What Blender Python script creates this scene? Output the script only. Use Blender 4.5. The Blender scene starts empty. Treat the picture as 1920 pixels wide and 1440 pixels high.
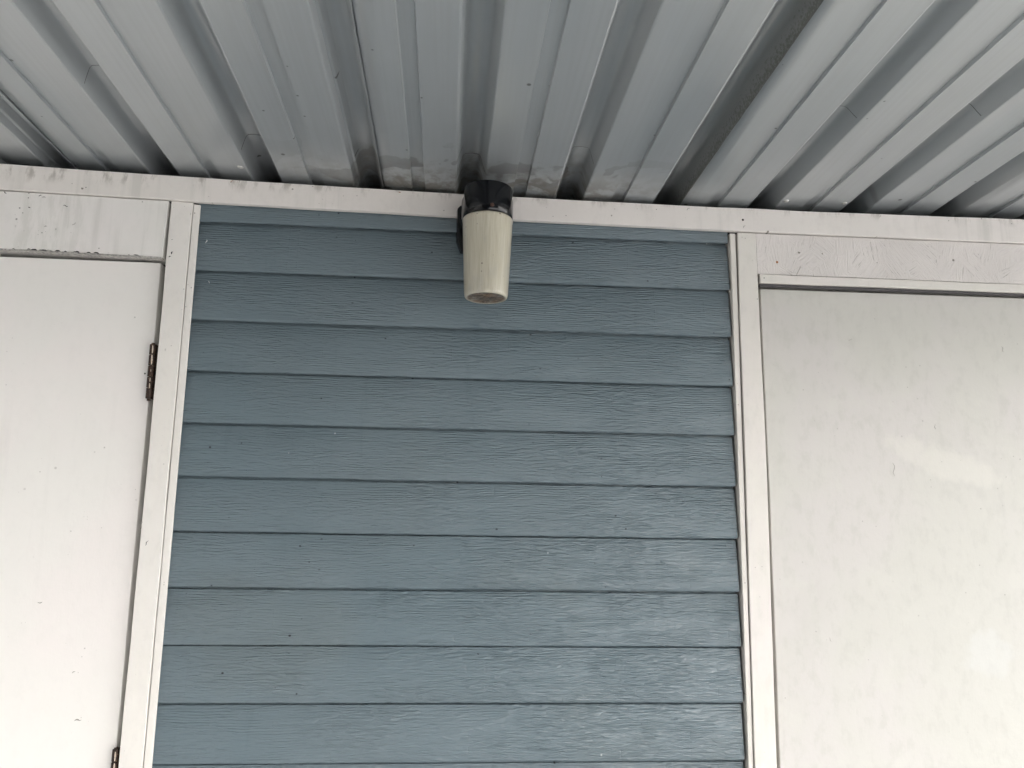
import bpy, bmesh, math, random
from mathutils import Vector, Matrix, noise as mnoise

# ------------------------------------------------------------------ camera, sky, sun, exposure
scene = bpy.context.scene
COL = scene.collection
H = 1.65                                   # camera height above the slab (m)
CAM = Vector((0.0, -1.4872, H))
FPX, YAW, PITCH, ROLL = 1453.73, 0.0736, 0.1787, 0.0152


def cam_axes():
    a, b, c = YAW, PITCH, ROLL
    f = Vector((math.sin(a) * math.cos(b), math.cos(a) * math.cos(b), math.sin(b)))
    r = Vector((math.cos(a), -math.sin(a), 0))
    u = r.cross(f)
    r2 = r * math.cos(c) + u * math.sin(c)
    u2 = -r * math.sin(c) + u * math.cos(c)
    return r2, u2, f


r_, u_, f_ = cam_axes()
cd = bpy.data.cameras.new('camera')
cd.sensor_width = 36.0
cd.lens = 36.0 * FPX / 1920.0
cd.clip_start = 0.01
cd.clip_end = 2000
cam = bpy.data.objects.new('camera', cd)
M = Matrix((r_, u_, -f_)).transposed().to_4x4()
M.translation = CAM
cam.matrix_world = M
COL.objects.link(cam)
scene.camera = cam

SUN_EL, SUN_AZ = math.radians(28), math.radians(148)    # azimuth from +Y (the wall) towards +X: behind the photographer, a little right
world = bpy.data.worlds.new('World')
scene.world = world
world.use_nodes = True
wn = world.node_tree
sky = wn.nodes.new('ShaderNodeTexSky')
sky.sky_type = 'NISHITA'
sky.sun_disc = False
sky.sun_elevation = SUN_EL
sky.sun_rotation = SUN_AZ
sky.dust_density = 2.0
sky.ozone_density = 1.0
hs = wn.nodes.new('ShaderNodeHueSaturation')           # hazy bright sky
hs.inputs['Saturation'].default_value = 0.28
wn.links.new(sky.outputs[0], hs.inputs['Color'])
bg = wn.nodes['Background']
bg.inputs['Strength'].default_value = 0.085
wn.links.new(hs.outputs[0], bg.inputs[0])

sd = bpy.data.lights.new('sun', 'SUN')
sd.energy = 5.0
sd.angle = math.radians(0.6)
sd.color = (1.0, 0.98, 0.96)
sun = bpy.data.objects.new('sun', sd)
to_sun = Vector((math.sin(SUN_AZ) * math.cos(SUN_EL), math.cos(SUN_AZ) * math.cos(SUN_EL), math.sin(SUN_EL)))
sun.rotation_euler = to_sun.to_track_quat('Z', 'Y').to_euler()
sun.location = to_sun * 20
COL.objects.link(sun)

scene.view_settings.view_transform = 'Standard'
scene.view_settings.look = 'None'
scene.view_settings.gamma = 1.0
scene.view_settings.exposure = 2.93
scene.view_settings.use_curve_mapping = False
scene.cycles.max_bounces = 5
scene.cycles.diffuse_bounces = 3
scene.cycles.glossy_bounces = 3
scene.cycles.use_adaptive_sampling = True
scene.cycles.adaptive_threshold = 0.02

rnd = random.Random(7)


# ------------------------------------------------------------------ node helpers
class NT:
    def __init__(s, name, plane=None):
        s.plane = plane                    # 'xz' for walls, 'xy' for the roof: flat pieces need only 2D noise
        s.m = bpy.data.materials.new(name)
        s.m.use_nodes = True
        s.t = s.m.node_tree
        s.b = s.t.nodes['Principled BSDF']

    def n(s, typ, **kw):
        nd = s.t.nodes.new(typ)
        for k, v in kw.items():
            setattr(nd, k, v)
        return nd

    def put(s, sock, v):
        if isinstance(v, bpy.types.NodeSocket):
            s.t.links.new(v, sock)
        else:
            sock.default_value = v

    def math(s, op, a, b=0.0, c=0.0, clamp=False):
        nd = s.n('ShaderNodeMath', operation=op, use_clamp=clamp)
        for i, v in enumerate((a, b, c)):
            s.put(nd.inputs[i], v)
        return nd.outputs[0]

    def k3(s, k):
        if s.plane == 'xz' and not isinstance(k, bpy.types.NodeSocket):
            return (k[0], k[2], k[1])
        return k

    def vmul(s, v, k):
        k = s.k3(k)
        nd = s.n('ShaderNodeVectorMath', operation='MULTIPLY')
        s.put(nd.inputs[0], v)
        s.put(nd.inputs[1], k)
        return nd.outputs[0]

    def vadd(s, v, k):
        k = s.k3(k)
        nd = s.n('ShaderNodeVectorMath', operation='ADD')
        s.put(nd.inputs[0], v)
        s.put(nd.inputs[1], k)
        return nd.outputs[0]

    def xyz(s):
        if not hasattr(s, '_xyz'):
            s._raw = s.n('ShaderNodeNewGeometry').outputs['Position']
            s._xyz = s.sep(s._raw)
        return s._xyz

    def pos(s):
        x, y, z = s.xyz()
        if s.plane != 'xz':
            return s._raw
        nd = s.n('ShaderNodeCombineXYZ')
        for i, v in enumerate((x, z, y)):
            s.put(nd.inputs[i], v)
        return nd.outputs[0]

    def sep(s, v):
        nd = s.n('ShaderNodeSeparateXYZ')
        s.put(nd.inputs[0], v)
        return nd.outputs

    def noise(s, v, scale=1.0, detail=2.0, rough=0.5, dist=0.0):
        nd = s.n('ShaderNodeTexNoise', noise_dimensions='2D' if s.plane else '3D')
        s.put(nd.inputs['Vector'], v)
        nd.inputs['Scale'].default_value = scale
        nd.inputs['Detail'].default_value = detail
        nd.inputs['Roughness'].default_value = rough
        nd.inputs['Distortion'].default_value = dist
        return nd.outputs[0]

    def voro(s, v, scale=1.0, feature='F1'):
        nd = s.n('ShaderNodeTexVoronoi', feature=feature, voronoi_dimensions='2D' if s.plane else '3D')
        s.put(nd.inputs['Vector'], v)
        nd.inputs['Scale'].default_value = scale
        return nd

    def ss(s, v, a, b, lo=0.0, hi=1.0):
        nd = s.n('ShaderNodeMapRange', interpolation_type='SMOOTHSTEP')
        s.put(nd.inputs[0], v)
        s.put(nd.inputs[1], a)
        s.put(nd.inputs[2], b)
        s.put(nd.inputs[3], lo)
        s.put(nd.inputs[4], hi)
        return nd.outputs[0]

    def mix(s, fac, a, b):
        nd = s.n('ShaderNodeMix', data_type='RGBA')
        s.put(nd.inputs['Factor'], fac)
        s.put(nd.inputs['A'], a if isinstance(a, bpy.types.NodeSocket) else (*a, 1))
        s.put(nd.inputs['B'], b if isinstance(b, bpy.types.NodeSocket) else (*b, 1))
        return nd.outputs['Result']

    def specks(s, v, scale, keep, size):
        """small round marks: a few of the cells only, each of its own size"""
        vo = s.voro(v, scale)
        rr = s.sep(vo.outputs['Color'])[0]
        rad = s.math('MULTIPLY', s.math('MAXIMUM', s.math('SUBTRACT', rr, 1 - keep), 0.0), size / keep)
        return s.math('MULTIPLY', s.math('SUBTRACT', rad, vo.outputs['Distance']), 14.0, clamp=True)

    def bump(s, h, dist, strength=1.0, normal=None):
        nd = s.n('ShaderNodeBump')
        nd.inputs['Strength'].default_value = strength
        nd.inputs['Distance'].default_value = dist
        s.put(nd.inputs['Height'], h)
        if normal is not None:
            s.put(nd.inputs['Normal'], normal)
        return nd.outputs[0]

    def done(s, color=None, rough=None, normal=None, **kw):
        if color is not None:
            s.put(s.b.inputs['Base Color'], color if isinstance(color, bpy.types.NodeSocket) else (*color, 1))
        if rough is not None:
            s.put(s.b.inputs['Roughness'], rough)
        if normal is not None:
            s.put(s.b.inputs['Normal'], normal)
        for k, v in kw.items():
            s.put(s.b.inputs[k], v)
        return s.m


def mat_paint(name, base, alt, dirt=0.5, speck=0.06, grain=0.3, rough=0.42, mottle=0.5, band=None, seed=0.0, wipes=(), top_grime=False):
    """weathered exterior white paint: tone drift, run-down streaks, fly specks, dirt"""
    g = NT(name, 'xz')
    p = g.vadd(g.pos(), (seed, seed * 0.7, seed * 1.3))
    x, y, z = g.xyz()
    drift = g.noise(p, 3.2, 3, 0.55)
    c = g.mix(g.ss(drift, 0.38, 0.66), base, alt)
    mot = g.noise(g.vmul(p, (1, 1, 0.6)), 38, 5, 0.70)
    c = g.mix(g.math('MULTIPLY', g.ss(mot, 0.46, 0.72), mottle), c, [v * 0.91 for v in base])
    pale = g.noise(g.vadd(p, (9, 0, 3)), 11, 4, 0.6)
    c = g.mix(g.math('MULTIPLY', g.ss(pale, 0.56, 0.72), mottle * 0.8), c, [min(1, v * 1.045) for v in base])
    # run-down streaks
    st = g.noise(g.vmul(p, (26, 26, 1.3)), 1, 4, 0.6)
    where = g.noise(p, 2.1, 2, 0.5)
    sm = g.math('MULTIPLY', g.ss(st, 0.52, 0.75), g.ss(where, 0.45, 0.65))
    c = g.mix(g.math('MULTIPLY', sm, dirt * 0.5), c, (0.55, 0.54, 0.50))
    if band is not None:                    # a stain band with a place of its own (x centre, half width)
        bx, bw, k = band
        dx = g.math('ABSOLUTE', g.math('SUBTRACT', x, bx))
        bm_ = g.math('MULTIPLY', g.ss(dx, bw * 0.2, bw, 1.0, 0.0), g.ss(g.noise(g.vmul(p, (40, 40, 9)), 1, 5, 0.7), 0.42, 0.66))
        c = g.mix(g.math('MULTIPLY', bm_, k), c, (0.36, 0.385, 0.31))
    for (wx, wz, ang, hl, hw, k, col) in wipes:      # wiped or touched-up places
        dx_, dz_ = g.math('SUBTRACT', x, wx), g.math('SUBTRACT', z, wz + H)
        ca, sa = math.cos(ang), math.sin(ang)
        al = g.math('ADD', g.math('MULTIPLY', dx_, ca / hl), g.math('MULTIPLY', dz_, sa / hl))
        ac = g.math('ADD', g.math('MULTIPLY', dx_, -sa / hw), g.math('MULTIPLY', dz_, ca / hw))
        d2 = g.math('ADD', g.math('POWER', g.math('ABSOLUTE', al), 2.0), g.math('POWER', g.math('ABSOLUTE', ac), 2.0))
        d2 = g.math('ADD', d2, g.math('MULTIPLY', g.math('SUBTRACT', g.noise(p, 22, 5, 0.65), 0.5), 2.6))
        c = g.mix(g.math('MULTIPLY', g.ss(d2, 0.2, 1.25, 1.0, 0.0), k), c, col)
    if top_grime:                           # sooty smears that hang from the roof line
        tg = g.math('MULTIPLY', g.ss(z, H + 0.630, H + 0.658), g.ss(g.noise(g.vmul(p, (1, 1, 0.35)), 34, 5, 0.68), 0.50, 0.70))
        c = g.mix(g.math('MULTIPLY', tg, 0.62), c, (0.30, 0.275, 0.235))
    # specks: round, and short dashes
    s1 = g.specks(p, 60, speck * 0.5, 0.17)
    s2 = g.specks(g.vadd(g.vmul(p, (1, 1, 0.55)), (3.3, 1, 0)), 40, speck * 0.5, 0.10)
    s3 = g.specks(g.vadd(p, (5.3, 1, 0)), 150, speck * 0.8, 0.26)
    fade = g.noise(p, 9, 2)
    sp = g.math('MAXIMUM', g.math('MAXIMUM', s1, s2), s3)
    c = g.mix(g.math('MULTIPLY', sp, g.ss(fade, 0.48, 0.66, 0.0, 0.8 * dirt + 0.15)), c, (0.12, 0.105, 0.08))
    gr = g.noise(g.vmul(p, (380, 380, 60)), 1, 3, 0.6)
    lump = g.noise(p, 60, 4, 0.6)
    h = g.math('ADD', g.math('MULTIPLY', gr, grain), g.math('MULTIPLY', lump, 0.8))
    nrm = g.bump(h, 0.0006, 0.6)
    return g.done(c, g.ss(mot, 0.3, 0.7, rough - 0.06, rough + 0.12), nrm)


def mat_osb(name, base):
    """painted strand board: every strand keeps its own direction"""
    g = NT(name, 'xz')
    p = g.pos()
    def strands(sc, off):
        vo = g.voro(g.vadd(g.vmul(p, (1, 0.2, 0.7)), off), sc)
        ang = g.math('MULTIPLY', g.math('SUBTRACT', g.sep(vo.outputs['Color'])[1], 0.5), 2.1)
        rot = g.n('ShaderNodeVectorRotate', rotation_type='Z_AXIS')
        g.put(rot.inputs['Vector'], p)
        g.put(rot.inputs['Angle'], ang)
        return g.noise(g.vmul(rot.outputs[0], (330, 50, 22)), 1, 4, 0.62)
    a = strands(17, (0, 0, 0))
    b = strands(26, (3, 2, 1))
    k = g.noise(p, 14, 2)
    h = g.mix(g.ss(k, 0.45, 0.55), a, b)
    hh = g.sep(h)[0]
    crack = g.ss(hh, 0.30, 0.40, 1.0, 0.0)
    drift = g.noise(p, 6, 3)
    c = g.mix(g.ss(drift, 0.35, 0.65), base, [v * 0.94 for v in base])
    c = g.mix(g.math('MULTIPLY', crack, g.ss(g.noise(p, 20, 3), 0.45, 0.62, 0.10, 0.75)), c, (0.30, 0.27, 0.24))
    c = g.mix(g.specks(p, 60, 0.05, 0.22), c, (0.2, 0.18, 0.15))
    return g.done(c, 0.4, g.bump(hh, 0.0022, 0.8))


def mat_siding(name):
    g = NT(name, 'xz')
    info = g.n('ShaderNodeObjectInfo').outputs['Random']
    off = g.n('ShaderNodeCombineXYZ')
    g.put(off.inputs[0], g.math('MULTIPLY', info, 37.0))
    g.put(off.inputs[1], g.math('MULTIPLY', info, 11.0))
    P0 = g.pos()
    P = g.vadd(P0, off.outputs[0])
    x, z, y = g.sep(P)
    warp = g.noise(g.vmul(P, (3.2, 1, 13)), 1, 3, 0.5)
    ripple = g.noise(g.vmul(P, (17, 1, 60)), 1, 3, 0.6)
    ph = g.math('ADD', g.math('MULTIPLY', z, 1400.0), g.math('MULTIPLY', warp, 26.0))
    ph = g.math('ADD', ph, g.math('MULTIPLY', ripple, 4.0))
    line = g.math('SINE', ph)
    line = g.math('POWER', g.math('MULTIPLY_ADD', line, 0.5, 0.5), 0.7)
    m1 = g.ss(g.noise(g.vmul(P, (4.2, 1, 24)), 1, 2, 0.5), 0.42, 0.62, 0.15, 1.0)
    fine = g.noise(g.vmul(P, (36, 1, 420)), 1, 2, 0.5)
    chip = g.noise(g.vmul(P, (38, 1, 270)), 1, 2, 0.5, 0.4)
    m2 = g.ss(g.noise(g.vmul(g.vadd(P, (5, 0, 2)), (5.5, 1, 16)), 1, 2, 0.5), 0.42, 0.58, 0.5, 1.0)
    saw = g.noise(g.vmul(P, (260, 1, 6)), 1, 2, 0.5)
    m3 = g.ss(g.noise(g.vmul(g.vadd(P, (15, 0, 8)), (6, 1, 14)), 1, 2, 0.5), 0.50, 0.62)
    cell = g.voro(g.vmul(P, (8.5, 0.01, 0.04)), 1.0, 'DISTANCE_TO_EDGE')
    tick = g.ss(cell.outputs['Distance'], 0.0, 0.014, -0.3, 0.0)
    tick = g.math('MULTIPLY', tick, g.ss(g.noise(g.vmul(P, (9, 1, 45)), 1, 2), 0.48, 0.6))
    h = g.math('MULTIPLY', g.math('MULTIPLY', line, m1), 0.7)
    h = g.math('ADD', h, g.math('MULTIPLY', fine, 0.65))
    h = g.math('ADD', h, g.math('MULTIPLY', g.math('MULTIPLY', chip, m2), 3.6))
    h = g.math('ADD', h, g.math('MULTIPLY', g.math('MULTIPLY', saw, m3), 0.22))
    h = g.math('ADD', h, tick)
    h = g.math('ADD', h, g.math('MULTIPLY', g.noise(P, 14, 2), 0.10))
    nrm = g.bump(h, 0.0010, 1.0)
    base, alt = (0.140, 0.187, 0.212), (0.155, 0.200, 0.224)
    c = g.mix(g.ss(g.noise(P0, 2.4, 3), 0.35, 0.65), base, alt)
    c = g.mix(g.math('MULTIPLY', g.ss(g.noise(g.vadd(P0, (4, 0, 1)), 3.4, 3), 0.55, 0.72), 0.18), c, (0.150, 0.172, 0.165))
    c = g.mix(g.math('MULTIPLY', g.ss(g.noise(g.vmul(P0, (24, 1, 3)), 1, 4, 0.6), 0.62, 0.80), 0.16), c, (0.075, 0.11, 0.13))
    c = g.mix(g.math('MULTIPLY', g.ss(g.math('MULTIPLY', line, m1), 0.0, 0.25, 1.0, 0.0), g.math('MULTIPLY', m1, 0.16)), c, (0.06, 0.095, 0.115))
    sp = g.specks(g.vmul(P, (0.7, 1, 1)), 75, 0.035, 0.16)
    c = g.mix(g.math('MULTIPLY', sp, g.ss(g.noise(P, 12, 2), 0.4, 0.6, 0.1, 0.9)), c, (0.02, 0.022, 0.025))
    wp = g.specks(g.vadd(P, (2.2, 0, 7)), 24, 0.018, 0.11)
    c = g.mix(wp, c, (0.6, 0.65, 0.66))
    rough = g.ss(g.noise(P, 8, 3), 0.35, 0.65, 0.10, 0.15)
    return g.done(c, rough, nrm, **{'Specular IOR Level': 0.5, 'Coat Weight': 0.35, 'Coat Roughness': 0.07, 'Coat Normal': nrm})


LAP0, RIB = -0.2135, 0.203           # left mouth of the lap rib, rib spacing
SKEW, SLOPE = -0.008, -0.02


def mat_roof(name):
    g = NT(name, 'xy')
    p = g.pos()
    x, y, z = g.xyz()
    xs = g.math('SUBTRACT', x, g.math('MULTIPLY', y, SKEW))
    base, alt = (0.375, 0.405, 0.420), (0.425, 0.450, 0.462)
    c = g.mix(g.ss(g.noise(g.vmul(p, (5, 1.2, 1)), 1, 3), 0.35, 0.65), base, alt)
    brush = g.noise(g.vmul(p, (160, 3, 1)), 1, 3)
    c = g.mix(g.ss(brush, 0.35, 0.7, 0.0, 0.18), c, (0.34, 0.35, 0.35))
    # grime towards the wall, round the lamp: tide marks with hard edges and brownish dust
    near = g.ss(y, -0.26, -0.03)
    mid = g.ss(g.math('ABSOLUTE', g.math('SUBTRACT', x, 0.05)), 0.12, 0.5, 1.0, 0.05)
    n1 = g.noise(p, 7.5, 3, 0.5, 0.6)
    n1 = g.math('ADD', n1, g.math('MULTIPLY', g.math('SUBTRACT', g.noise(p, 30, 3), 0.5), 0.12))
    tide = g.math('MULTIPLY', g.ss(n1, 0.56, 0.59), g.math('MULTIPLY', near, mid))
    c = g.mix(g.math('MULTIPLY', tide, 0.7), c, (0.17, 0.168, 0.16))
    dust = g.math('MULTIPLY', g.ss(g.noise(p, 21, 5, 0.65), 0.38, 0.62), g.math('MULTIPLY', g.ss(y, -0.16, -0.01), mid))
    c = g.mix(g.math('MULTIPLY', dust, 0.75), c, (0.20, 0.185, 0.155))
    # specks
    c = g.mix(g.math('MULTIPLY', g.specks(g.vmul(p, (1, 1, 0.1)), 30, 0.05, 0.16), 0.8), c, (0.06, 0.058, 0.05))
    blot = g.specks(g.vadd(g.vmul(p, (1, 1, 0.1)), (1.7, 0.4, 0)), 9, 0.10, 0.20)
    c = g.mix(g.math('MULTIPLY', blot, g.math('MULTIPLY', near, 0.45)), c, (0.2, 0.2, 0.195))
    # black mould along the free sheet edge of one lap
    fx = LAP0 + 3 * RIB + 0.057
    dx = g.math('SUBTRACT', fx, xs)
    fuzz = g.math('MULTIPLY', g.math('SUBTRACT', g.noise(g.vmul(p, (520, 170, 20)), 1, 3, 0.7), 0.5), 0.026)
    mould = g.math('MULTIPLY', g.ss(g.math('ADD', dx, fuzz), 0.0, 0.0065, 1.0, 0.0), g.ss(dx, -0.003, 0.0))
    c = g.mix(mould, c, (0.016, 0.017, 0.016))
    dul = g.math('MULTIPLY', g.ss(dx, 0.0, 0.05, 0.75, 0.0), g.ss(dx, -0.003, 0.0))
    c = g.mix(dul, c, (0.16, 0.165, 0.155))
    h = g.noise(p, 9, 2)
    r = g.ss(g.noise(p, 14, 3), 0.3, 0.7, 0.285, 0.33)
    r = g.math('ADD', r, g.math('MULTIPLY', g.math('MAXIMUM', dust, tide), 0.2))
    return g.done(c, r, g.bump(h, 0.004, 0.2), Metallic=0.42)


def mat_simple(name, color, rough, metallic=0.0, var=0.15, scale=40, bump=0.0):
    g = NT(name)
    p = g.pos()
    n = g.noise(p, scale, 4, 0.6)
    c = g.mix(g.ss(n, 0.3, 0.7), [v * (1 - var) for v in color], [min(1, v * (1 + var)) for v in color])
    nrm = g.bump(n, bump, 0.6) if bump else None
    return g.done(c, rough, nrm, Metallic=metallic)


def mat_hinge(name):
    g = NT(name)
    p = g.pos()
    n = g.noise(p, 160, 4, 0.65)
    c = g.mix(g.ss(n, 0.35, 0.65), (0.018, 0.012, 0.010), (0.055, 0.030, 0.020))
    c = g.mix(g.ss(g.noise(p, 320, 3), 0.62, 0.70), c, (0.22, 0.15, 0.085))
    return g.done(c, 0.5, g.bump(n, 0.001, 0.6), Metallic=0.42)


def mat_jar(name):
    g = NT(name)
    p = g.pos()
    x, y, z = g.sep(p)
    st = g.noise(g.vmul(p, (300, 300, 5)), 1, 4, 0.7)
    c = g.mix(g.ss(st, 0.35, 0.68), (0.69, 0.64, 0.49), (0.83, 0.785, 0.655))
    gry = g.noise(g.vmul(p, (28, 28, 14)), 1, 4, 0.6)
    c = g.mix(g.ss(gry, 0.45, 0.7, 0.0, 0.4), c, (0.60, 0.585, 0.53))
    rad = g.math('SQRT', g.math('ADD', g.math('POWER', g.math('SUBTRACT', x, 0.052), 2.0), g.math('POWER', g.math('ADD', y, 0.085), 2.0)))
    foot = g.math('MULTIPLY', g.math('MULTIPLY', g.ss(z, H + 0.4215, H + 0.4195), g.ss(rad, 0.0325, 0.0375, 1.0, 0.0)), g.ss(g.noise(p, 95, 4, 0.6), 0.30, 0.52, 0.6, 1.0))
    c = g.mix(foot, c, g.mix(g.ss(g.noise(p, 140, 3), 0.4, 0.6), (0.085, 0.04, 0.018), (0.27, 0.17, 0.10)))
    c = g.mix(g.math('MULTIPLY', g.specks(p, 95, 0.24, 0.22), 0.8), c, (0.16, 0.09, 0.04))
    flutes = g.math('SINE', g.math('MULTIPLY', g.math('ARCTAN2', g.math('SUBTRACT', x, 0.052), g.math('ADD', y, 0.085)), 64.0))
    h = g.math('ADD', g.math('MULTIPLY', flutes, 0.25), st)
    return g.done(c, 0.32, g.bump(h, 0.0009, 0.55), **{'Transmission Weight': 0.38, 'IOR': 1.47,
                  'Subsurface Weight': 0.0, 'Coat Weight': 0.8, 'Coat Roughness': 0.06})


def mat_black(name):
    g = NT(name)
    p = g.pos()
    n = g.noise(p, 90, 4, 0.6)
    c = g.mix(g.ss(n, 0.55, 0.75, 0, 0.5), (0.003, 0.0035, 0.005), (0.010, 0.010, 0.010))
    return g.done(c, g.ss(n, 0.3, 0.7, 0.10, 0.18), g.bump(g.noise(p, 35, 2), 0.0006, 0.4), **{'Specular IOR Level': 0.35})


WHITE = (0.80, 0.755, 0.715)
M_head = mat_paint('header_white_paint', (0.81, 0.77, 0.735), (0.80, 0.765, 0.725), dirt=0.9, speck=0.06, seed=1.0, top_grime=True)
M_case_l = mat_paint('casing_white_paint', (0.83, 0.80, 0.76), (0.82, 0.79, 0.745), dirt=0.5, speck=0.06, seed=3.0)
M_case_r = mat_paint('casing_aged_white_paint', (0.76, 0.735, 0.68), (0.78, 0.735, 0.70), dirt=0.5, speck=0.06, seed=5.0)
M_door_l = mat_paint('door_white_paint', (0.875, 0.855, 0.82), (0.89, 0.85, 0.825), dirt=0.3, speck=0.03, rough=0.38, mottle=0.18, seed=7.0)
M_tran_l = mat_paint('stained_white_paint', (0.83, 0.815, 0.78), (0.85, 0.815, 0.795), dirt=0.7, speck=0.10, mottle=0.3, band=(-0.79, 0.12, 0.20), seed=8.0)
M_door_r = mat_paint('chalky_white_paint', (0.615, 0.605, 0.56), (0.63, 0.605, 0.58), dirt=0.3, speck=0.035, mottle=0.6, rough=0.36, seed=11.0,
                     wipes=((0.985, 0.135, -0.30, 0.145, 0.034, 0.5, (0.72, 0.70, 0.645)), (1.045, -0.235, 0.4, 0.055, 0.045, 0.32, (0.69, 0.70, 0.695)),
                            (0.69, -0.15, 1.2, 0.07, 0.04, 0.13, (0.52, 0.51, 0.47)), (0.66, -0.24, 1.4, 0.09, 0.03, 0.10, (0.52, 0.51, 0.47))))
M_osb = mat_osb('strand_board_white_paint', (0.77, 0.73, 0.70))
M_side = mat_siding('blue_grey_siding_paint')
M_roof = mat_roof('coated_steel_sheet')
M_hinge = mat_hinge('corroded_bronze')
M_worn = mat_simple('chipped_white_paint', (0.62, 0.52, 0.43), 0.5, 0, 0.2, 300)
M_black = mat_black('black_enamel')
M_jar = mat_jar('yellowed_jar_glass')
M_dead = mat_simple('brown_debris', (0.16, 0.085, 0.045), 0.8, 0, 0.6, 130, 0.004)
M_dark = mat_simple('dark_sheathing', (0.03, 0.03, 0.03), 0.9)
M_wood = mat_simple('raw_weathered_wood', (0.40, 0.385, 0.365), 0.8, 0, 0.4, 200)
M_rust = mat_simple('rusty_nail', (0.33, 0.14, 0.05), 0.7, 0.2, 0.4, 400)
M_hole = mat_simple('hole_shadow_dirt', (0.012, 0.010, 0.009), 0.9)
M_conc = mat_simple('dark_asphalt', (0.045, 0.045, 0.046), 0.85, 0, 0.12, 6, 0.002)
M_grnd = mat_simple('pale_gravel_ground', (0.55, 0.545, 0.535), 0.9, 0, 0.2, 30, 0.01)
M_zinc = mat_simple('bright_zinc', (0.62, 0.62, 0.60), 0.35, 0.8, 0.1, 200)
M_crease = mat_simple('grey_crease', (0.16, 0.16, 0.155), 0.6)
M_wallw = mat_simple('white_wall_paint', (0.74, 0.71, 0.67), 0.6, 0, 0.04, 4)


# ------------------------------------------------------------------ object helpers
def empty(name, loc, label=None, cat=None, group=None):
    o = bpy.data.objects.new(name, None)
    o.location = loc
    o.empty_display_size = 0.05
    COL.objects.link(o)
    if label:
        o['label'] = label
        o['category'] = cat
        o['kind'] = 'thing'
    if group:
        o['group'] = group
    return o


def link(name, bm, mat, parent=None, smooth=False, bevel=0.0, seg=2):
    """one mesh object; geometry is given in world coordinates"""
    me = bpy.data.meshes.new(name)
    bmesh.ops.recalc_face_normals(bm, faces=bm.faces[:])
    if parent is not None:
        q = parent
        t = Vector(q.location)
        while q.parent is not None:
            q = q.parent
            t += Vector(q.location)
        bmesh.ops.translate(bm, verts=bm.verts[:], vec=-t)
    bm.to_mesh(me)
    bm.free()
    me.materials.append(mat)
    if smooth:
        for pl in me.polygons:
            pl.use_smooth = True
    o = bpy.data.objects.new(name, me)
    COL.objects.link(o)
    if parent is not None:
        o.parent = parent
    if bevel:
        b = o.modifiers.new('edge', 'BEVEL')
        b.width = bevel
        b.segments = seg
        b.limit_method = 'ANGLE'
        b.angle_limit = math.radians(40)
    return o


def lerp_pts(pts, n):
    """resample a polyline (first coordinate is the running one) to n points"""
    out = []
    a, b = pts[0][0], pts[-1][0]
    for i in range(n):
        t = a + (b - a) * i / (n - 1)
        for (p, q) in zip(pts[:-1], pts[1:]):
            lo, hi = min(p[0], q[0]), max(p[0], q[0])
            if lo - 1e-9 <= t <= hi + 1e-9:
                k = (t - p[0]) / (q[0] - p[0])
                out.append((t, p[1] + (q[1] - p[1]) * k))
                break
    return out


def strip_bm(A, B, yf, yb, n=28, rough=0.0, vertical=False, seed=0.0):
    """a board between two edge polylines in the wall plane; A, B run along the board.
    horizontal: points are (x, z); vertical: points are (z, x). z is measured from the camera height."""
    A, B = lerp_pts(A, n), lerp_pts(B, n)
    bm = bmesh.new()
    rows = []
    for i, (a, b) in enumerate(zip(A, B)):
        ja = rough * mnoise.noise(Vector((a[0] * 9, seed, 0.3)))
        jb = rough * mnoise.noise(Vector((b[0] * 9, seed + 5, 1.3)))
        jy = rough * 0.8 * mnoise.noise(Vector((a[0] * 3, seed + 9, 2.3)))
        if vertical:
            pa, pb = (a[1] + ja, a[0]), (b[1] + jb, b[0])
        else:
            pa, pb = (a[0], a[1] + ja), (b[0], b[1] + jb)
        rows.append([bm.verts.new((pa[0], yf + jy, pa[1] + H)), bm.verts.new((pb[0], yf + jy, pb[1] + H)),
                     bm.verts.new((pb[0], yb, pb[1] + H)), bm.verts.new((pa[0], yb, pa[1] + H))])
    for r0, r1 in zip(rows[:-1], rows[1:]):
        for k in range(4):
            bm.faces.new((r0[k], r0[(k + 1) % 4], r1[(k + 1) % 4], r1[k]))
    bm.faces.new(rows[0])
    bm.faces.new(rows[-1])
    return bm


def box_bm(x0, x1, y0, y1, z0, z1, bm=None):
    bm = bm or bmesh.new()
    v = [bm.verts.new(p) for p in ((x0, y0, z0), (x1, y0, z0), (x1, y1, z0), (x0, y1, z0),
                                   (x0, y0, z1), (x1, y0, z1), (x1, y1, z1), (x0, y1, z1))]
    for f in ((0, 1, 2, 3), (4, 7, 6, 5), (0, 4, 5, 1), (1, 5, 6, 2), (2, 6, 7, 3), (3, 7, 4, 0)):
        bm.faces.new([v[i] for i in f])
    return bm


def lathe_bm(cx, cy, prof, n=48, bm=None):
    bm = bm or bmesh.new()
    rings = []
    for r, z in prof:
        rings.append([bm.verts.new((cx + r * math.cos(2 * math.pi * k / n), cy + r * math.sin(2 * math.pi * k / n), z)) for k in range(n)])
    for a, b in zip(rings[:-1], rings[1:]):
        for k in range(n):
            bm.faces.new((a[k], a[(k + 1) % n], b[(k + 1) % n], b[k]))
    bm.faces.new(rings[0])
    bm.faces.new(rings[-1])
    return bm


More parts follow.
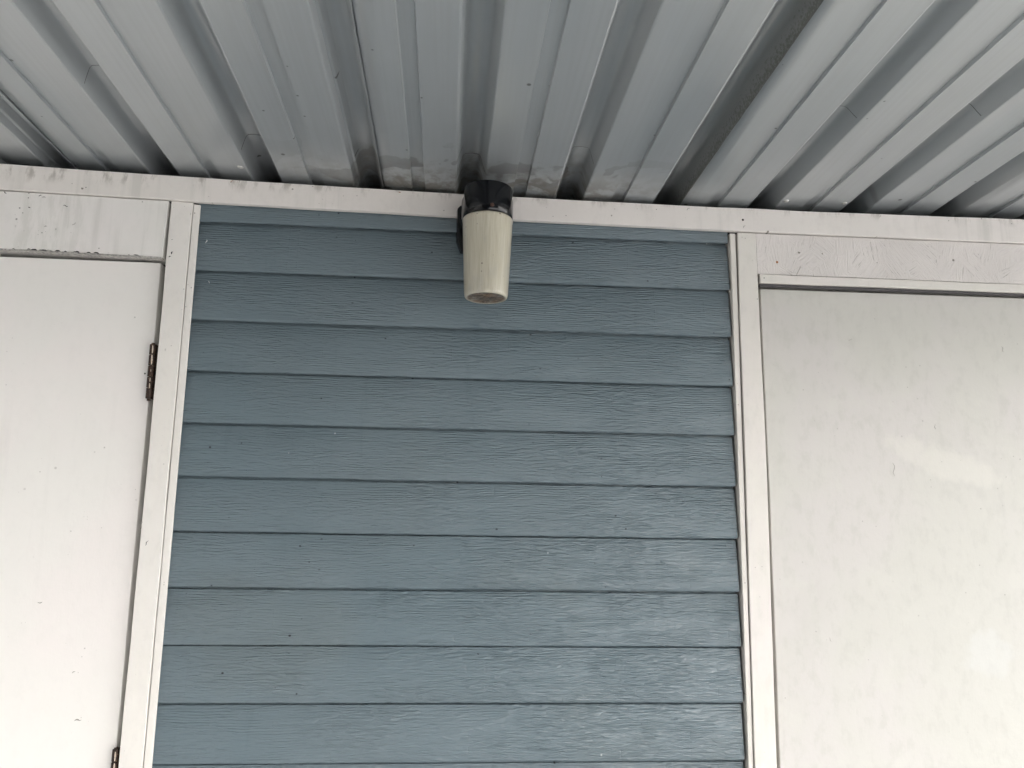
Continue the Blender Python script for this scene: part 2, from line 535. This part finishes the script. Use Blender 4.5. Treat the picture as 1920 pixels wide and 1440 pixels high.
def tube_bm(pts, r, n=6, bm=None):
    bm = bm or bmesh.new()
    rings = []
    for i, p in enumerate(pts):
        p = Vector(p)
        d = (Vector(pts[min(i + 1, len(pts) - 1)]) - Vector(pts[max(i - 1, 0)])).normalized()
        a = d.orthogonal().normalized()
        b = d.cross(a)
        rings.append([bm.verts.new(p + (a * math.cos(2 * math.pi * k / n) + b * math.sin(2 * math.pi * k / n)) * r) for k in range(n)])
    for a, b in zip(rings[:-1], rings[1:]):
        for k in range(n):
            bm.faces.new((a[k], a[(k + 1) % n], b[(k + 1) % n], b[k]))
    bm.faces.new(rings[0])
    bm.faces.new(rings[-1])
    return bm


def disc_bm(x, z, y, r, t=0.0012, n=10):
    """a small round thing on the wall, facing the yard"""
    bm = bmesh.new()
    a = [bm.verts.new((x + r * math.cos(2 * math.pi * k / n), y, z + H + r * math.sin(2 * math.pi * k / n))) for k in range(n)]
    b = [bm.verts.new((x + 0.8 * r * math.cos(2 * math.pi * k / n), y - t, z + H + 0.8 * r * math.sin(2 * math.pi * k / n))) for k in range(n)]
    for k in range(n):
        bm.faces.new((a[k], a[(k + 1) % n], b[(k + 1) % n], b[k]))
    bm.faces.new(b)
    bm.faces.new(a)
    return bm


# ------------------------------------------------------------------ setting
bm = bmesh.new()
bmesh.ops.create_grid(bm, x_segments=8, y_segments=8, size=400)
bmesh.ops.translate(bm, verts=bm.verts[:], vec=(0, 0, -0.02))
g_ = link('ground', bm, M_grnd)
g_['kind'] = 'structure'
s_ = link('paved_slab', box_bm(-5, 6.0, -6.05, 0.2, -0.3, 0.0), M_conc)
s_['kind'] = 'structure'
bm = box_bm(-4.2, 5.2, 0.075, 0.34, 0.002, 0.645 + H)
box_bm(-4.2, 5.2, 0.3405, 2.6, 0.002, 0.95 + H, bm)
w_ = link('wall', bm, M_dark)
w_['kind'] = 'structure'
for n_, x0, x1 in (('wall_left', -4.2, -1.47), ('wall_right', 1.56, 5.2)):
    w_ = link(n_, box_bm(x0, x1, -0.004, 0.073, 0.002, 0.598 + H), M_wallw)
    w_['kind'] = 'structure'

# unseen walls added to block or bounce light, behind, left and far right
bm = box_bm(-3.2, 0.4, -6.4, -6.1, -0.02, 3.9)
box_bm(0.8, 15.0, -14.3, -14.0, -0.02, 3.5, bm)
w2 = link('added_bounce_wall', box_bm(-3.2, -2.95, -6.098, -0.01, -0.02, 2.25), mat_simple('bounce_wall_grey', (0.42, 0.41, 0.39), 0.8, 0, 0.1, 8))
w2['kind'] = 'structure'
w_ = link('added_blocker_wall', bm, mat_simple('blocker_wall_dark', (0.05, 0.045, 0.04), 0.8, 0, 0.3, 8))
w_['kind'] = 'structure'

# ------------------------------------------------------------------ blue lap siding between the doors
side = empty('lap_siding', (0.02, 0.03, 0.0), 'blue-grey painted lap siding panel between the two white doors, below the lamp', 'siding')
EXPO, Z0 = 0.1, 0.5788
XL, XR = -0.5160, 0.5530


def board_bm(zb, top, seed, XR):
    """wedge board: lower edge proud and rounded, upper edge tucked under the next board"""
    bm = bmesh.new()
    prof = [(0.0132, 0.0085), (0.0052, 0.0), (0.0034, 0.0003), (0.0013, 0.0018), (0.0, 0.0052),
            (0.0096, 0.0958), (0.0100, 0.0964), (0.0165, 0.0978), (0.0175, top), (0.0250, top), (0.0150, 0.022)]
    if top < 0.1:                                   # the top course is ripped down to fit under the header
        prof[5:11] = [(0.0054, top), (0.0056, top + 0.0004), (0.0172, top), (0.0147, 0.022)]
    n = 40
    rows = []
    for i in range(n + 1):
        t = i / n
        xe = XL + (XR - XL) * t
        wob = 0.0007 * mnoise.noise(Vector((xe * 5, seed, 0))) + 0.0004 * mnoise.noise(Vector((xe * 30, seed, 4)))
        wy = 0.0006 * mnoise.noise(Vector((xe * 3, seed, 8)))
        row = []
        for j, (py, pz) in enumerate(prof):
            xx = xe + (0.0022 * (mnoise.noise(Vector((pz * 30, seed, 2))) ) if i == n else 0)
            row.append(bm.verts.new((xx, py + wy, zb + H + pz + (wob if j < 5 else 0))))
        rows.append(row)
    m = len(prof)
    for a, b in zip(rows[:-1], rows[1:]):
        for k in range(m):
            bm.faces.new((a[k], a[(k + 1) % m], b[(k + 1) % m], b[k]))
    bm.faces.new(rows[0])
    bm.faces.new(rows[-1])
    return bm


for k in range(22):
    dz = rnd.uniform(-0.0008, 0.0008)
    o = link('board', board_bm(Z0 - k * EXPO + dz, 0.055 if k == 0 else 0.116, k * 3.7, XR - 0.0004 * k), M_side, side, smooth=True)
    try:
        o.data.set_sharp_from_angle(angle=math.radians(35))
    except Exception:
        pass
# corner battens that close the siding off
ZB = -H + 0.012
link('trim_strip', strip_bm([(0.6095, -0.5232), (0.2, -0.5215), (-0.43, -0.5195), (ZB, -0.518)],
                            [(0.6085, -0.5108), (0.2, -0.5085), (-0.43, -0.5065), (ZB, -0.505)], -0.0062, -0.0009, 60, 0.0004, True, 1), M_case_l, side, bevel=0.0011)
link('trim_strip', strip_bm([(0.5975, 0.5555), (0.4, 0.5560), (-0.43, 0.5540), (ZB, 0.5535)],
                            [(0.5975, 0.5670), (0.4, 0.5670), (-0.43, 0.5632), (ZB, 0.562)], -0.0050, 0.07, 60, 0.0004, True, 2), M_case_r, side, bevel=0.0011)

# ------------------------------------------------------------------ header board under the roof
HB = [(-2.9, 0.628), (-1.4, 0.6255), (-0.882, 0.620), (-0.505, 0.6125), (0.005, 0.605), (0.105, 0.6035), (0.55, 0.6005), (1.184, 0.601), (2.6, 0.603)]
co2, co1, co0 = 0.01039413, -0.01175641, 0.65356673


def head_top(x):
    x = max(-1.0, min(1.3, x))
    return co2 * x * x + co1 * x + co0


HT = [(-2.9 + 5.5 * i / 40, head_top(-2.9 + 5.5 * i / 40)) for i in range(41)]
head = empty('header_board', (0, 0, H + 0.6), 'long dirty white header board running under the metal roof above both doors', 'header')
link('board_face', strip_bm(HB, HT, -0.0135, -0.0012, 120, 0.0008, False, 3), M_head, head, bevel=0.0012)
link('nail_hole', disc_bm(0.581, 0.6245, -0.0136, 0.0024, 0.0003), M_hole, head)

# ------------------------------------------------------------------ door on the left with its frame
lf = empty('door_surround', (-0.98, 0.03, 0.0), 'white door frame with narrow casing and stained panel above the hinged door', 'door frame')
link('casing', strip_bm([(0.6135, -0.5662), (0.35, -0.5640), (0.137, -0.5625), (-0.422, -0.5615), (ZB, -0.558)],
                        [(0.6120, -0.5246), (0.35, -0.5238), (0.137, -0.5229), (-0.422, -0.5212), (ZB, -0.5196)], -0.0075, 0.07, 60, 0.0008, True, 4), M_case_l, lf, bevel=0.0012)
link('casing', strip_bm([(0.6225, -1.468), (ZB, -1.468)], [(0.6225, -1.412), (ZB, -1.412)], -0.0145, 0.07, 30, 0.0008, True, 5), M_case_l, lf, bevel=0.0012)
tp = link('transom_panel', strip_bm([(-1.408, 0.509), (-0.882, 0.5025), (-0.5730, 0.4985)], [(-1.408, 0.6235), (-0.882, 0.6180), (-0.5708, 0.6125)],
                                    -0.0090, 0.045, 60, 0.0010, False, 6), M_tran_l, lf, bevel=0.0009)
# splintered, peeled lower edge of the panel
for i in range(16):
    xx = rnd.choice([rnd.uniform(-0.83, -0.72), rnd.uniform(-0.66, -0.60), rnd.uniform(-0.88, -0.59)])
    zz = 0.5025 - 0.004 * (xx + 0.882) / 0.3065
    w = rnd.uniform(0.003, 0.013)
    bm = bmesh.new()
    hgt = rnd.uniform(0.001, 0.0032)
    pts = [(xx, zz + 0.0002), (xx + w, zz - 0.0003), (xx + w * 0.8, zz + hgt * rnd.uniform(0.4, 1)), (xx + w * 0.35, zz + hgt)]
    fr = [bm.verts.new((a, -0.0096, b + H)) for a, b in pts]
    bk = [bm.verts.new((a, -0.0080, b + H)) for a, b in pts]
    bm.faces.new(fr)
    bm.faces.new(bk)
    for k in range(4):
        bm.faces.new((fr[k], fr[(k + 1) % 4], bk[(k + 1) % 4], bk[k]))
    link('paint_chip', bm, rnd.choice([M_hole, M_wood, M_wood, M_hole]), tp)

ld = empty('door', (-0.99, 0.03, 0.0), 'smooth white door hung on corroded hinges, left of the siding', 'door')
link('door_leaf', strip_bm([(0.4940, -1.402), (ZB, -1.402)], [(0.4925, -0.5818), (0.35, -0.5795), (0.137, -0.5788), (-0.427, -0.5755), (ZB, -0.572)],
                           0.0115, 0.045, 60, 0.0006, True, 7), M_door_l, ld, bevel=0.0016)


def hinge(x0, z1, x1, z0):
    """five-knuckle butt hinge lying in the gap; runs from (x0, z1) down to (x1, z0)"""
    h = empty('hinge', (0, 0, 0))
    h.parent = ld
    n = 5
    yc = 0.0015
    L = z1 - z0
    mid = ((x0 + x1) / 2, (z0 + z1) / 2)
    root_t = Vector(ld.location)
    h.location = Vector((mid[0], yc, mid[1] + H)) - root_t
    for k in range(n):
        a, b = k / n, (k + 1) / n
        za, zb = z1 - L * a - 0.0007, z1 - L * b + 0.0007
        xa, xb = x0 + (x1 - x0) * a, x0 + (x1 - x0) * b
        bm = tube_bm([(xa, yc, za + H), (xb, yc, zb + H)], 0.0060, 16)
        link('knuckle', bm, M_hinge, h, smooth=False, bevel=0.0006)
    bm = tube_bm([(x0, yc, z1 + 0.002 + H), (x1, yc, z0 - 0.0035 + H)], 0.0034, 12)
    link('pin', bm, M_hinge, h)
    bm = strip_bm([(z1 - 0.001, x0 + 0.0005), (z0 + 0.001, x1 + 0.0005)], [(z1 - 0.001, x0 + 0.0088), (z0 + 0.001, x1 + 0.0088)], 0.0045, 0.03, 6, 0.0, True)
    link('leaf', bm, M_hinge, h)
    # remains of white paint on the knuckles
    for (a, b, w) in ((0.03, 0.18, 0.0026), (0.205, 0.39, 0.0030), (0.47, 0.52, 0.0012), (0.62, 0.70, 0.0016), (0.72, 0.82, 0.0020)):
        bm = bmesh.new()
        pts = []
        for t, s in ((a, -0.6), (a + 0.01, 0.5), ((a + b) / 2, 1.0), (b - 0.01, 0.6), (b, -0.4), ((a + b) / 2, -0.9)):
            xx = x0 + (x1 - x0) * t + 0.0015 + w * s * 0.5
            pts.append((xx, z1 - L * t))
        fr = [bm.verts.new((px, yc - 0.00615 + 0.0007 * (1 if k % 2 else 0) * 0.3, pz + H)) for k, (px, pz) in enumerate(pts)]
        bk = [bm.verts.new((px, yc - 0.0045, pz + H)) for px, pz in pts]
        bm.faces.new(fr)
        bm.faces.new(bk)
        for k in range(6):
            bm.faces.new((fr[k], fr[(k + 1) % 6], bk[(k + 1) % 6], bk[k]))
        link('paint_remnant', bm, M_worn, h)


hinge(-0.5765, 0.3270, -0.5750, 0.2215)
hinge(-0.5712, -0.3950, -0.5705, -0.5005)
link('nail_hole', disc_bm(-0.5905, 0.2715, 0.0113, 0.0016, 0.0003), M_hole, ld)

# ------------------------------------------------------------------ boarded door on the right with its frame
rf = empty('door_surround', (1.05, 0.03, 0.0), 'aged white door frame with strand board strip above the chalky door', 'door frame')
link('casing', strip_bm([(0.5985, 0.5705), (0.45, 0.5695), (0.092, 0.5682), (-0.43, 0.5650), (ZB, 0.564)],
                        [(0.5985, 0.6090), (0.45, 0.6100), (0.092, 0.6105), (-0.431, 0.6056), (ZB, 0.604)], -0.0085, 0.07, 60, 0.0009, True, 8), M_case_r, rf, bevel=0.0012)
link('casing', strip_bm([(0.598, 1.505), (ZB, 1.505)], [(0.598, 1.556), (ZB, 1.556)], -0.0145, 0.07, 30, 0.0009, True, 9), M_case_r, rf, bevel=0.0012)
link('strand_board_panel', strip_bm([(0.6095, 0.5115), (1.503, 0.5115)], [(0.6095, 0.5985), (1.503, 0.6005)], -0.0075, 0.045, 40, 0.0006, False, 10), M_osb, rf, bevel=0.0008)
link('stop_strip', strip_bm([(0.6135, 0.4920), (1.503, 0.4925)], [(0.6135, 0.5098), (1.503, 0.5100)], -0.0110, 0.045, 60, 0.0009, False, 11), M_case_r, rf, bevel=0.0011)
link('underside_shade', strip_bm([(0.6145, 0.4862), (1.500, 0.4880)], [(0.6145, 0.4918), (1.500, 0.4922)], -0.0060, 0.004, 40, 0.0006, False, 15),  # dark strip painted in for the shade under the stop strip
     mat_simple('dark_grey_shade', (0.075, 0.072, 0.075), 0.7, 0, 0.1), rf, bevel=0.0008)
link('nail_head', disc_bm(0.6520, 0.5385, -0.0075, 0.0027, 0.0006), M_rust, rf)
link('nail_hole', disc_bm(0.6215, 0.5020, -0.0111, 0.0013, 0.0003), M_hole, rf)

rd = empty('door', (1.06, 0.03, 0.0), 'chalky mottled white flush door, right of the siding', 'door')
link('door_leaf', strip_bm([(0.4845, 0.6195), (0.092, 0.6205), (-0.431, 0.6176), (ZB, 0.616)], [(0.4865, 1.498), (ZB, 1.498)],
                           0.0060, 0.045, 60, 0.0007, True, 12), M_door_r, rd, bevel=0.0016)

# ------------------------------------------------------------------ chips, scuffs and scratches in the paint
M_scuff = mat_simple('grey_scuff', (0.36, 0.34, 0.31), 0.8, 0, 0.25, 300)
M_fleck = mat_simple('white_paint_fleck', (0.72, 0.74, 0.74), 0.5)


def mark(name, x, z, y, ln, w, deg, mat, parent):
    """a thin uneven sliver lying on the wall"""
    bm = bmesh.new()
    a = math.radians(deg)
    ca, sa = math.cos(a), math.sin(a)
    up, dn = [], []
    for i in range(5):
        t = i / 4 - 0.5
        hw = w * 0.5 * (1 - (2 * t) ** 2 * 0.85) * rnd.uniform(0.6, 1.2)
        bend = ln * 0.10 * math.sin(i * 1.7 + x * 50)
        for sg, lst in ((1, up), (-1, dn)):
            u, v = t * ln, bend + sg * hw
            lst.append((x + u * ca - v * sa, z + H + u * sa + v * ca))
    loop = up + dn[::-1]
    fr = [bm.verts.new((px, y - 0.0005, pz)) for px, pz in loop]
    bk = [bm.verts.new((px, y + 0.0006, pz)) for px, pz in loop]
    bm.faces.new(fr)
    bm.faces.new(bk)
    n = len(loop)
    for k in range(n):
        bm.faces.new((fr[k], fr[(k + 1) % n], bk[(k + 1) % n], bk[k]))
    link(name, bm, mat, parent)


for (x, z, ln, w, deg, mt) in ((-0.8468, 0.5848, 0.003, 0.002, 10, M_hole), (-0.8293, 0.5868, 0.004, 0.0018, -30, M_hole), (-0.8777, 0.6150, 0.007, 0.0016, -35, M_hole),
                               (-0.8123, 0.6120, 0.006, 0.0014, 20, M_hole), (-0.8050, 0.6090, 0.009, 0.0012, -10, M_scuff), (-0.7627, 0.5932, 0.009, 0.0014, -12, M_hole),
                               (-0.7428, 0.557, 0.008, 0.0013, 45, M_scuff), (-0.7950, 0.5500, 0.005, 0.0015, 15, M_scuff), (-0.6916, 0.5100, 0.003, 0.002, 0, M_scuff)):
    mark('paint_chip', x, z, -0.0090, ln, w, deg, mt, tp)
for (x, z, ln, w, deg, mt) in ((-0.5557, 0.5073, 0.006, 0.0022, 65, M_hole), (-0.5591, 0.4995, 0.004, 0.0018, 20, M_hole), (-0.5625, -0.0124, 0.014, 0.0011, 80, M_scuff),
                               (-0.5501, -0.0435, 0.010, 0.0012, 65, M_hole), (-0.5575, 0.5342, 0.003, 0.0014, 0, M_scuff)):
    mark('paint_chip', x, z, -0.0075, ln, w, deg, mt, lf)
for (x, z, ln, w, deg, mt) in ((-0.4519, 0.6580, 0.006, 0.0016, 15, M_rust), (-0.4365, 0.6590, 0.007, 0.0011, 70, M_scuff), (-0.2942, 0.6545, 0.004, 0.0013, -10, M_scuff),
                               (-0.1226, 0.6505, 0.004, 0.0016, 0, M_rust), (0.4661, 0.6430, 0.009, 0.0012, 40, M_scuff), (0.5828, 0.6098, 0.008, 0.0014, 50, M_scuff), (0.8767, 0.6460, 0.006, 0.0011, 60, M_scuff)):
    mark('paint_chip', x, z, -0.0135, ln, w, deg, mt, head)
for (x, z, ln, w, deg, mt) in ((0.8782, 0.1191, 0.026, 0.0011, 93, M_scuff), (0.8047, 0.3827, 0.009, 0.0010, 10, M_scuff), (1.1329, 0.3731, 0.012, 0.0012, 100, M_scuff),
                               (0.9715, 0.2072, 0.011, 0.0010, 88, M_scuff), (0.8602, 0.4288, 0.003, 0.0016, 0, M_scuff), (0.7273, -0.2088, 0.010, 0.0009, 120, M_scuff)):
    mark('scratch', x, z, 0.0060, ln, w, deg, mt, rd)
for (x, z, ln, w, deg, mt) in ((-0.6612, -0.2698, 0.006, 0.0016, 30, M_scuff), (-0.7325, -0.1514, 0.008, 0.0018, 8, M_scuff), (-0.645, -0.3501, 0.012, 0.0022, 5, M_scuff)):
    mark('scratch', x, z, 0.0115, ln, w, deg, mt, ld)
for (x, z, yy, ln, w, deg) in ((-0.4965, 0.538, 0.0055, 0.008, 0.0014, 78), (-0.4854, 0.4556, 0.0070, 0.006, 0.0009, 120)):
    mark('paint_fleck', x, z, yy, ln, w, deg, M_fleck, side)
# peeled underside of the left door's panel, its shade put into the grey
link('shaded_peeled_edge', strip_bm([(-1.406, 0.5060), (-0.882, 0.4998), (-0.5745, 0.4960)], [(-1.406, 0.5088), (-0.882, 0.5023), (-0.5745, 0.4983)], -0.0082, 0.010, 60, 0.0012, False, 21), M_wood, tp)

# ------------------------------------------------------------------ ribbed metal roof
def roof_z(x):
    g = 0.0085 + 0.0095 * min(1.0, max(0.0, (abs(x - 0.15) - 0.25) / 0.7)) ** 1.0
    return head_top(x) + g


def sm(a):
    return a


CH = [(0.0, 0.0), (0.0026, 0.0075), (0.0058, 0.0168), (0.0090, 0.0262), (0.0115, 0.0325), (0.0152, 0.0362), (0.0283, 0.0375),
      (0.0413, 0.0362), (0.0450, 0.0325), (0.0475, 0.0262), (0.0507, 0.0168), (0.0539, 0.0075), (0.0565, 0.0)]
CHL = [(0.0, 0.0), (0.0038, 0.0110), (0.0050, 0.0135), (0.0092, 0.0142), (0.0104, 0.0160), (0.0140, 0.0260), (0.0158, 0.0295), (0.0210, 0.0345), (0.0290, 0.0362),
       (0.0405, 0.0350), (0.0445, 0.0312), (0.0470, 0.0250), (0.0505, 0.0160), (0.0538, 0.0060), (0.0560, 0.0), (0.0572, -0.0026)]
FL = [(0.1145, 0.0), (0.1162, 0.0056), (0.1398, 0.0056), (0.1415, 0.0)]


def panel_profile(x0):
    """one sheet: starts tucked over the lap rib on its left, ends under the next lap rib on its right"""
    P, sharp = [], []
    for q in ((0.030, 0.0392), (0.0425, 0.0375), (0.0475, 0.0310), (0.0535, 0.0150), (0.0590, 0.0008)):
        P.append((x0 + q[0], q[1]))
    for j in range(3):
        xr = x0 + j * RIB
        if j:
            i0 = len(P)
            P += [(xr + a, b) for a, b in CH]
            sharp += [i0, len(P) - 1]
        i0 = len(P)
        if j:
            P.append((xr + 0.0590, -0.0009))
            sharp.append(i0)
            i0 += 1
        P.append((xr + 0.085, 0.0002))
        P += [(xr + a, b) for a, b in FL]
        sharp += list(range(i0 + 1, i0 + 5))
        P.append((xr + 0.172, 0.0002))
        P.append((xr + RIB - 0.0030, -0.0012))
        sharp.append(len(P) - 1)
    xr = x0 + 3 * RIB
    i0 = len(P)
    P += [(xr + a, b) for a, b in CHL]
    sharp += [i0, i0 + 2, i0 + 3, i0 + 4, i0 + 6]
    return P, sharp


roof = empty('metal_roof', (0.1, -1.0, H + 0.66), 'grey ribbed metal roof seen from below, overlapping sheets over the wall', 'roof')
YS = [-3.05 + 2.1 * i / 12 for i in range(12)] + [-0.95 + 1.33 * i / 52 for i in range(53)]
for pn in range(-5, 6):
    x0 = LAP0 + pn * 3 * RIB
    P, sharp = panel_profile(x0)
    bm = bmesh.new()
    rows = []
    for y in YS:
        row = []
        for j, (px, pz) in enumerate(P):
            jx = jz = 0.0
            if j >= len(P) - 3:                      # wavy free edge
                jx = 0.0012 * mnoise.noise(Vector((y * 9, pn, 3))) + 0.0006 * mnoise.noise(Vector((y * 31, pn, 5)))
                if j == len(P) - 1:
                    jz = 0.0010 * mnoise.noise(Vector((y * 13, pn, 7)))
            jz += 0.0009 * mnoise.noise(Vector((px * 6, y * 2.2, pn)))
            row.append(bm.verts.new((px + SKEW * y + jx, y, roof_z(px) + SLOPE * (y + 0.02) + pz + jz + H)))
        rows.append(row)
    for a, b in zip(rows[:-1], rows[1:]):
        for k in range(len(P) - 1):
            f = bm.faces.new((a[k], b[k], b[k + 1], a[k + 1]))
            f.smooth = True
    shx = set(sharp)
    bm.verts.ensure_lookup_table()
    for ri in range(len(rows) - 1):
        for k in shx:
            e = bm.edges.get((rows[ri][k], rows[ri + 1][k]))
            if e:
                e.smooth = False
    o = link('roof_sheet', bm, M_roof, roof)
    so = o.modifiers.new('gauge', 'SOLIDIFY')
    so.thickness = 0.0006
    so.offset = 1.0


def rx(i, t, y):
    """x of profile station t in rib i (rib 0 is the lap rib left of the lamp)"""
    return LAP0 + i * RIB + t + SKEW * y


def crease(i, y, bow, t0=0, t1=12):
    pts = []
    for k in range(t0, t1 + 1):
        a, b = CH[k]
        s = (k - 6) / 6.0
        yy = y + bow * (1 - s * s)
        pts.append((rx(i, a, yy), yy, roof_z(LAP0 + i * RIB + a) + SLOPE * (yy + 0.02) + b - 0.0004 + H))
    link('crease', tube_bm(pts, 0.00055, 5), M_crease, roof)


crease(-2, -0.282, -0.012, 1, 11)
crease(-1, -0.098, -0.010, 1, 10)
crease(1, -0.075, -0.022, 1, 11)
crease(2, -0.135, -0.012, 2, 11)
crease(4, -0.345, 0.020, 2, 11)
crease(5, -0.365, 0.016, 5, 11)


def screw(x, y):
    z = roof_z(x) + SLOPE * (y + 0.02) + H
    bm = lathe_bm(x, y, [(0.0058, z + 0.002), (0.0058, z - 0.0008), (0.0040, z - 0.0022), (0.0012, z - 0.0030)], 14)
    link('screw', bm, M_zinc, roof, smooth=True)


screw(rx(-1, -0.012, -0.03), -0.045)
screw(rx(4, 0.068, -0.03), -0.032)
screw(rx(5, -0.010, -0.03), -0.030)

# ------------------------------------------------------------------ jar lamp on the header
LX, LY = 0.0520, -0.0850
lamp = empty('wall_lamp', (LX, -0.0136, H + 0.58), 'jelly-jar wall lamp with black cap and yellowed glass, mounted on the header', 'lamp')
bm = bmesh.new()
outl = [(-0.038, 0.633), (0.038, 0.633), (0.0560, 0.616), (0.0560, 0.550), (0.047, 0.526), (-0.047, 0.526), (-0.0560, 0.550), (-0.0560, 0.616)]
fr = [bm.verts.new((LX - 0.004 + a * 0.96, -0.030, b + H)) for a, b in outl]
bk = [bm.verts.new((LX - 0.004 + a, -0.0139, b + H)) for a, b in outl]
bm.faces.new(fr)
bm.faces.new(bk)
for k in range(8):
    bm.faces.new((fr[k], fr[(k + 1) % 8], bk[(k + 1) % 8], bk[k]))
link('backplate', bm, M_black, lamp, bevel=0.002)
bm = bmesh.new()                                     # neck: faceted arm from the plate into the cap
sec = []
for yy, hw, z0, z1 in ((-0.0285, 0.0515, 0.566, 0.630), (-0.060, 0.0500, 0.570, 0.6310), (LY, 0.0448, 0.5735, 0.6318)):
    sec.append([bm.verts.new((LX + a, yy, b + H)) for a, b in ((-hw, z0), (hw, z0), (hw, z1 - 0.010), (hw - 0.012, z1), (-hw + 0.012, z1), (-hw, z1 - 0.010))])
for a, b in zip(sec[:-1], sec[1:]):
    for k in range(6):
        bm.faces.new((a[k], a[(k + 1) % 6], b[(k + 1) % 6], b[k]))
bm.faces.new(sec[0])
bm.faces.new(sec[-1])
link('neck', bm, M_black, lamp, bevel=0.0015)
o = link('cap', lathe_bm(LX, LY, [(0.030, 0.6328 + H), (0.0440, 0.6326 + H), (0.0456, 0.6318 + H), (0.0462, 0.6300 + H), (0.0465, 0.590 + H),
                                  (0.0468, 0.5735 + H), (0.0452, 0.5720 + H), (0.041, 0.5720 + H)], 64), M_black, lamp, smooth=True)
o.data.set_sharp_from_angle(angle=math.radians(50))
# glass jar: open shell with a rolled rim and a heavy foot
jp = [(0.0440, 0.5712), (0.0474, 0.5700), (0.0484, 0.5675), (0.0478, 0.5640), (0.0474, 0.560), (0.0462, 0.530), (0.0445, 0.490), (0.0424, 0.445), (0.0414, 0.424),
      (0.0409, 0.4205), (0.0401, 0.4178), (0.0388, 0.4162), (0.0370, 0.4156), (0.0350, 0.4164), (0.0300, 0.4176), (0.0100, 0.4180)]
ji = [(0.0100, 0.4222), (0.0360, 0.4225), (0.0384, 0.4260), (0.0396, 0.445), (0.0418, 0.490), (0.0436, 0.530), (0.0446, 0.560), (0.0440, 0.5712)]
bm = bmesh.new()
n = 192
rings = []
for q, (r0, z) in enumerate(jp + ji):
    rings.append([bm.verts.new((LX + (r0 + (0.0007 * math.cos(math.pi * k / 2) if len(jp) < q < len(jp) + len(ji) - 1 and q > len(jp) + 1 else 0)) * math.cos(2 * math.pi * k / n),
                               LY + (r0 + (0.0007 * math.cos(math.pi * k / 2) if len(jp) < q < len(jp) + len(ji) - 1 and q > len(jp) + 1 else 0)) * math.sin(2 * math.pi * k / n), z + H)) for k in range(n)])
for a, b in zip(rings, rings[1:]):
    for k in range(n):
        bm.faces.new((a[k], a[(k + 1) % n], b[(k + 1) % n], b[k]))
bm.faces.new(rings[len(jp) - 1])
bm.faces.new(rings[len(jp)])
jar = link('glass_jar', bm, M_jar, lamp, smooth=True)
# dead insects and dirt gathered in the foot
bm = bmesh.new()
for i in range(70):
    a, rr = rnd.uniform(0, 6.283), 0.033 * math.sqrt(rnd.random())
    c = Vector((LX + rr * math.cos(a), LY + rr * math.sin(a), H + 0.4245 + rnd.uniform(0, 0.004)))
    m4 = Matrix.Translation(c) @ Matrix.Rotation(rnd.uniform(0, 6.28), 4, 'Z') @ Matrix.Diagonal((rnd.uniform(0.002, 0.005), rnd.uniform(0.0012, 0.002), 0.0012, 1))
    bmesh.ops.create_icosphere(bm, subdivisions=1, radius=1.0, matrix=m4)
d_ = link('debris', bm, M_dead, lamp)
d_['kind'] = 'stuff'
bm = lathe_bm(LX, LY, [(0.011, 0.572 + H), (0.014, 0.545 + H), (0.014, 0.540 + H), (0.027, 0.505 + H), (0.029, 0.485 + H), (0.024, 0.465 + H), (0.010, 0.457 + H)], 24)
link('bulb', bm, mat_simple('frosted_bulb', (0.8, 0.79, 0.74), 0.4, 0, 0.03), lamp, smooth=True)
link('set_screw', lathe_bm(LX + 0.006, LY - 0.0455, [(0.0005, 0.5860 + H), (0.0036, 0.5850 + H), (0.0042, 0.5822 + H), (0.0034, 0.5795 + H), (0.0005, 0.5785 + H)], 12),
     mat_simple('rusty_screw', (0.07, 0.035, 0.025), 0.6, 0.3, 0.4, 300), lamp, smooth=True)
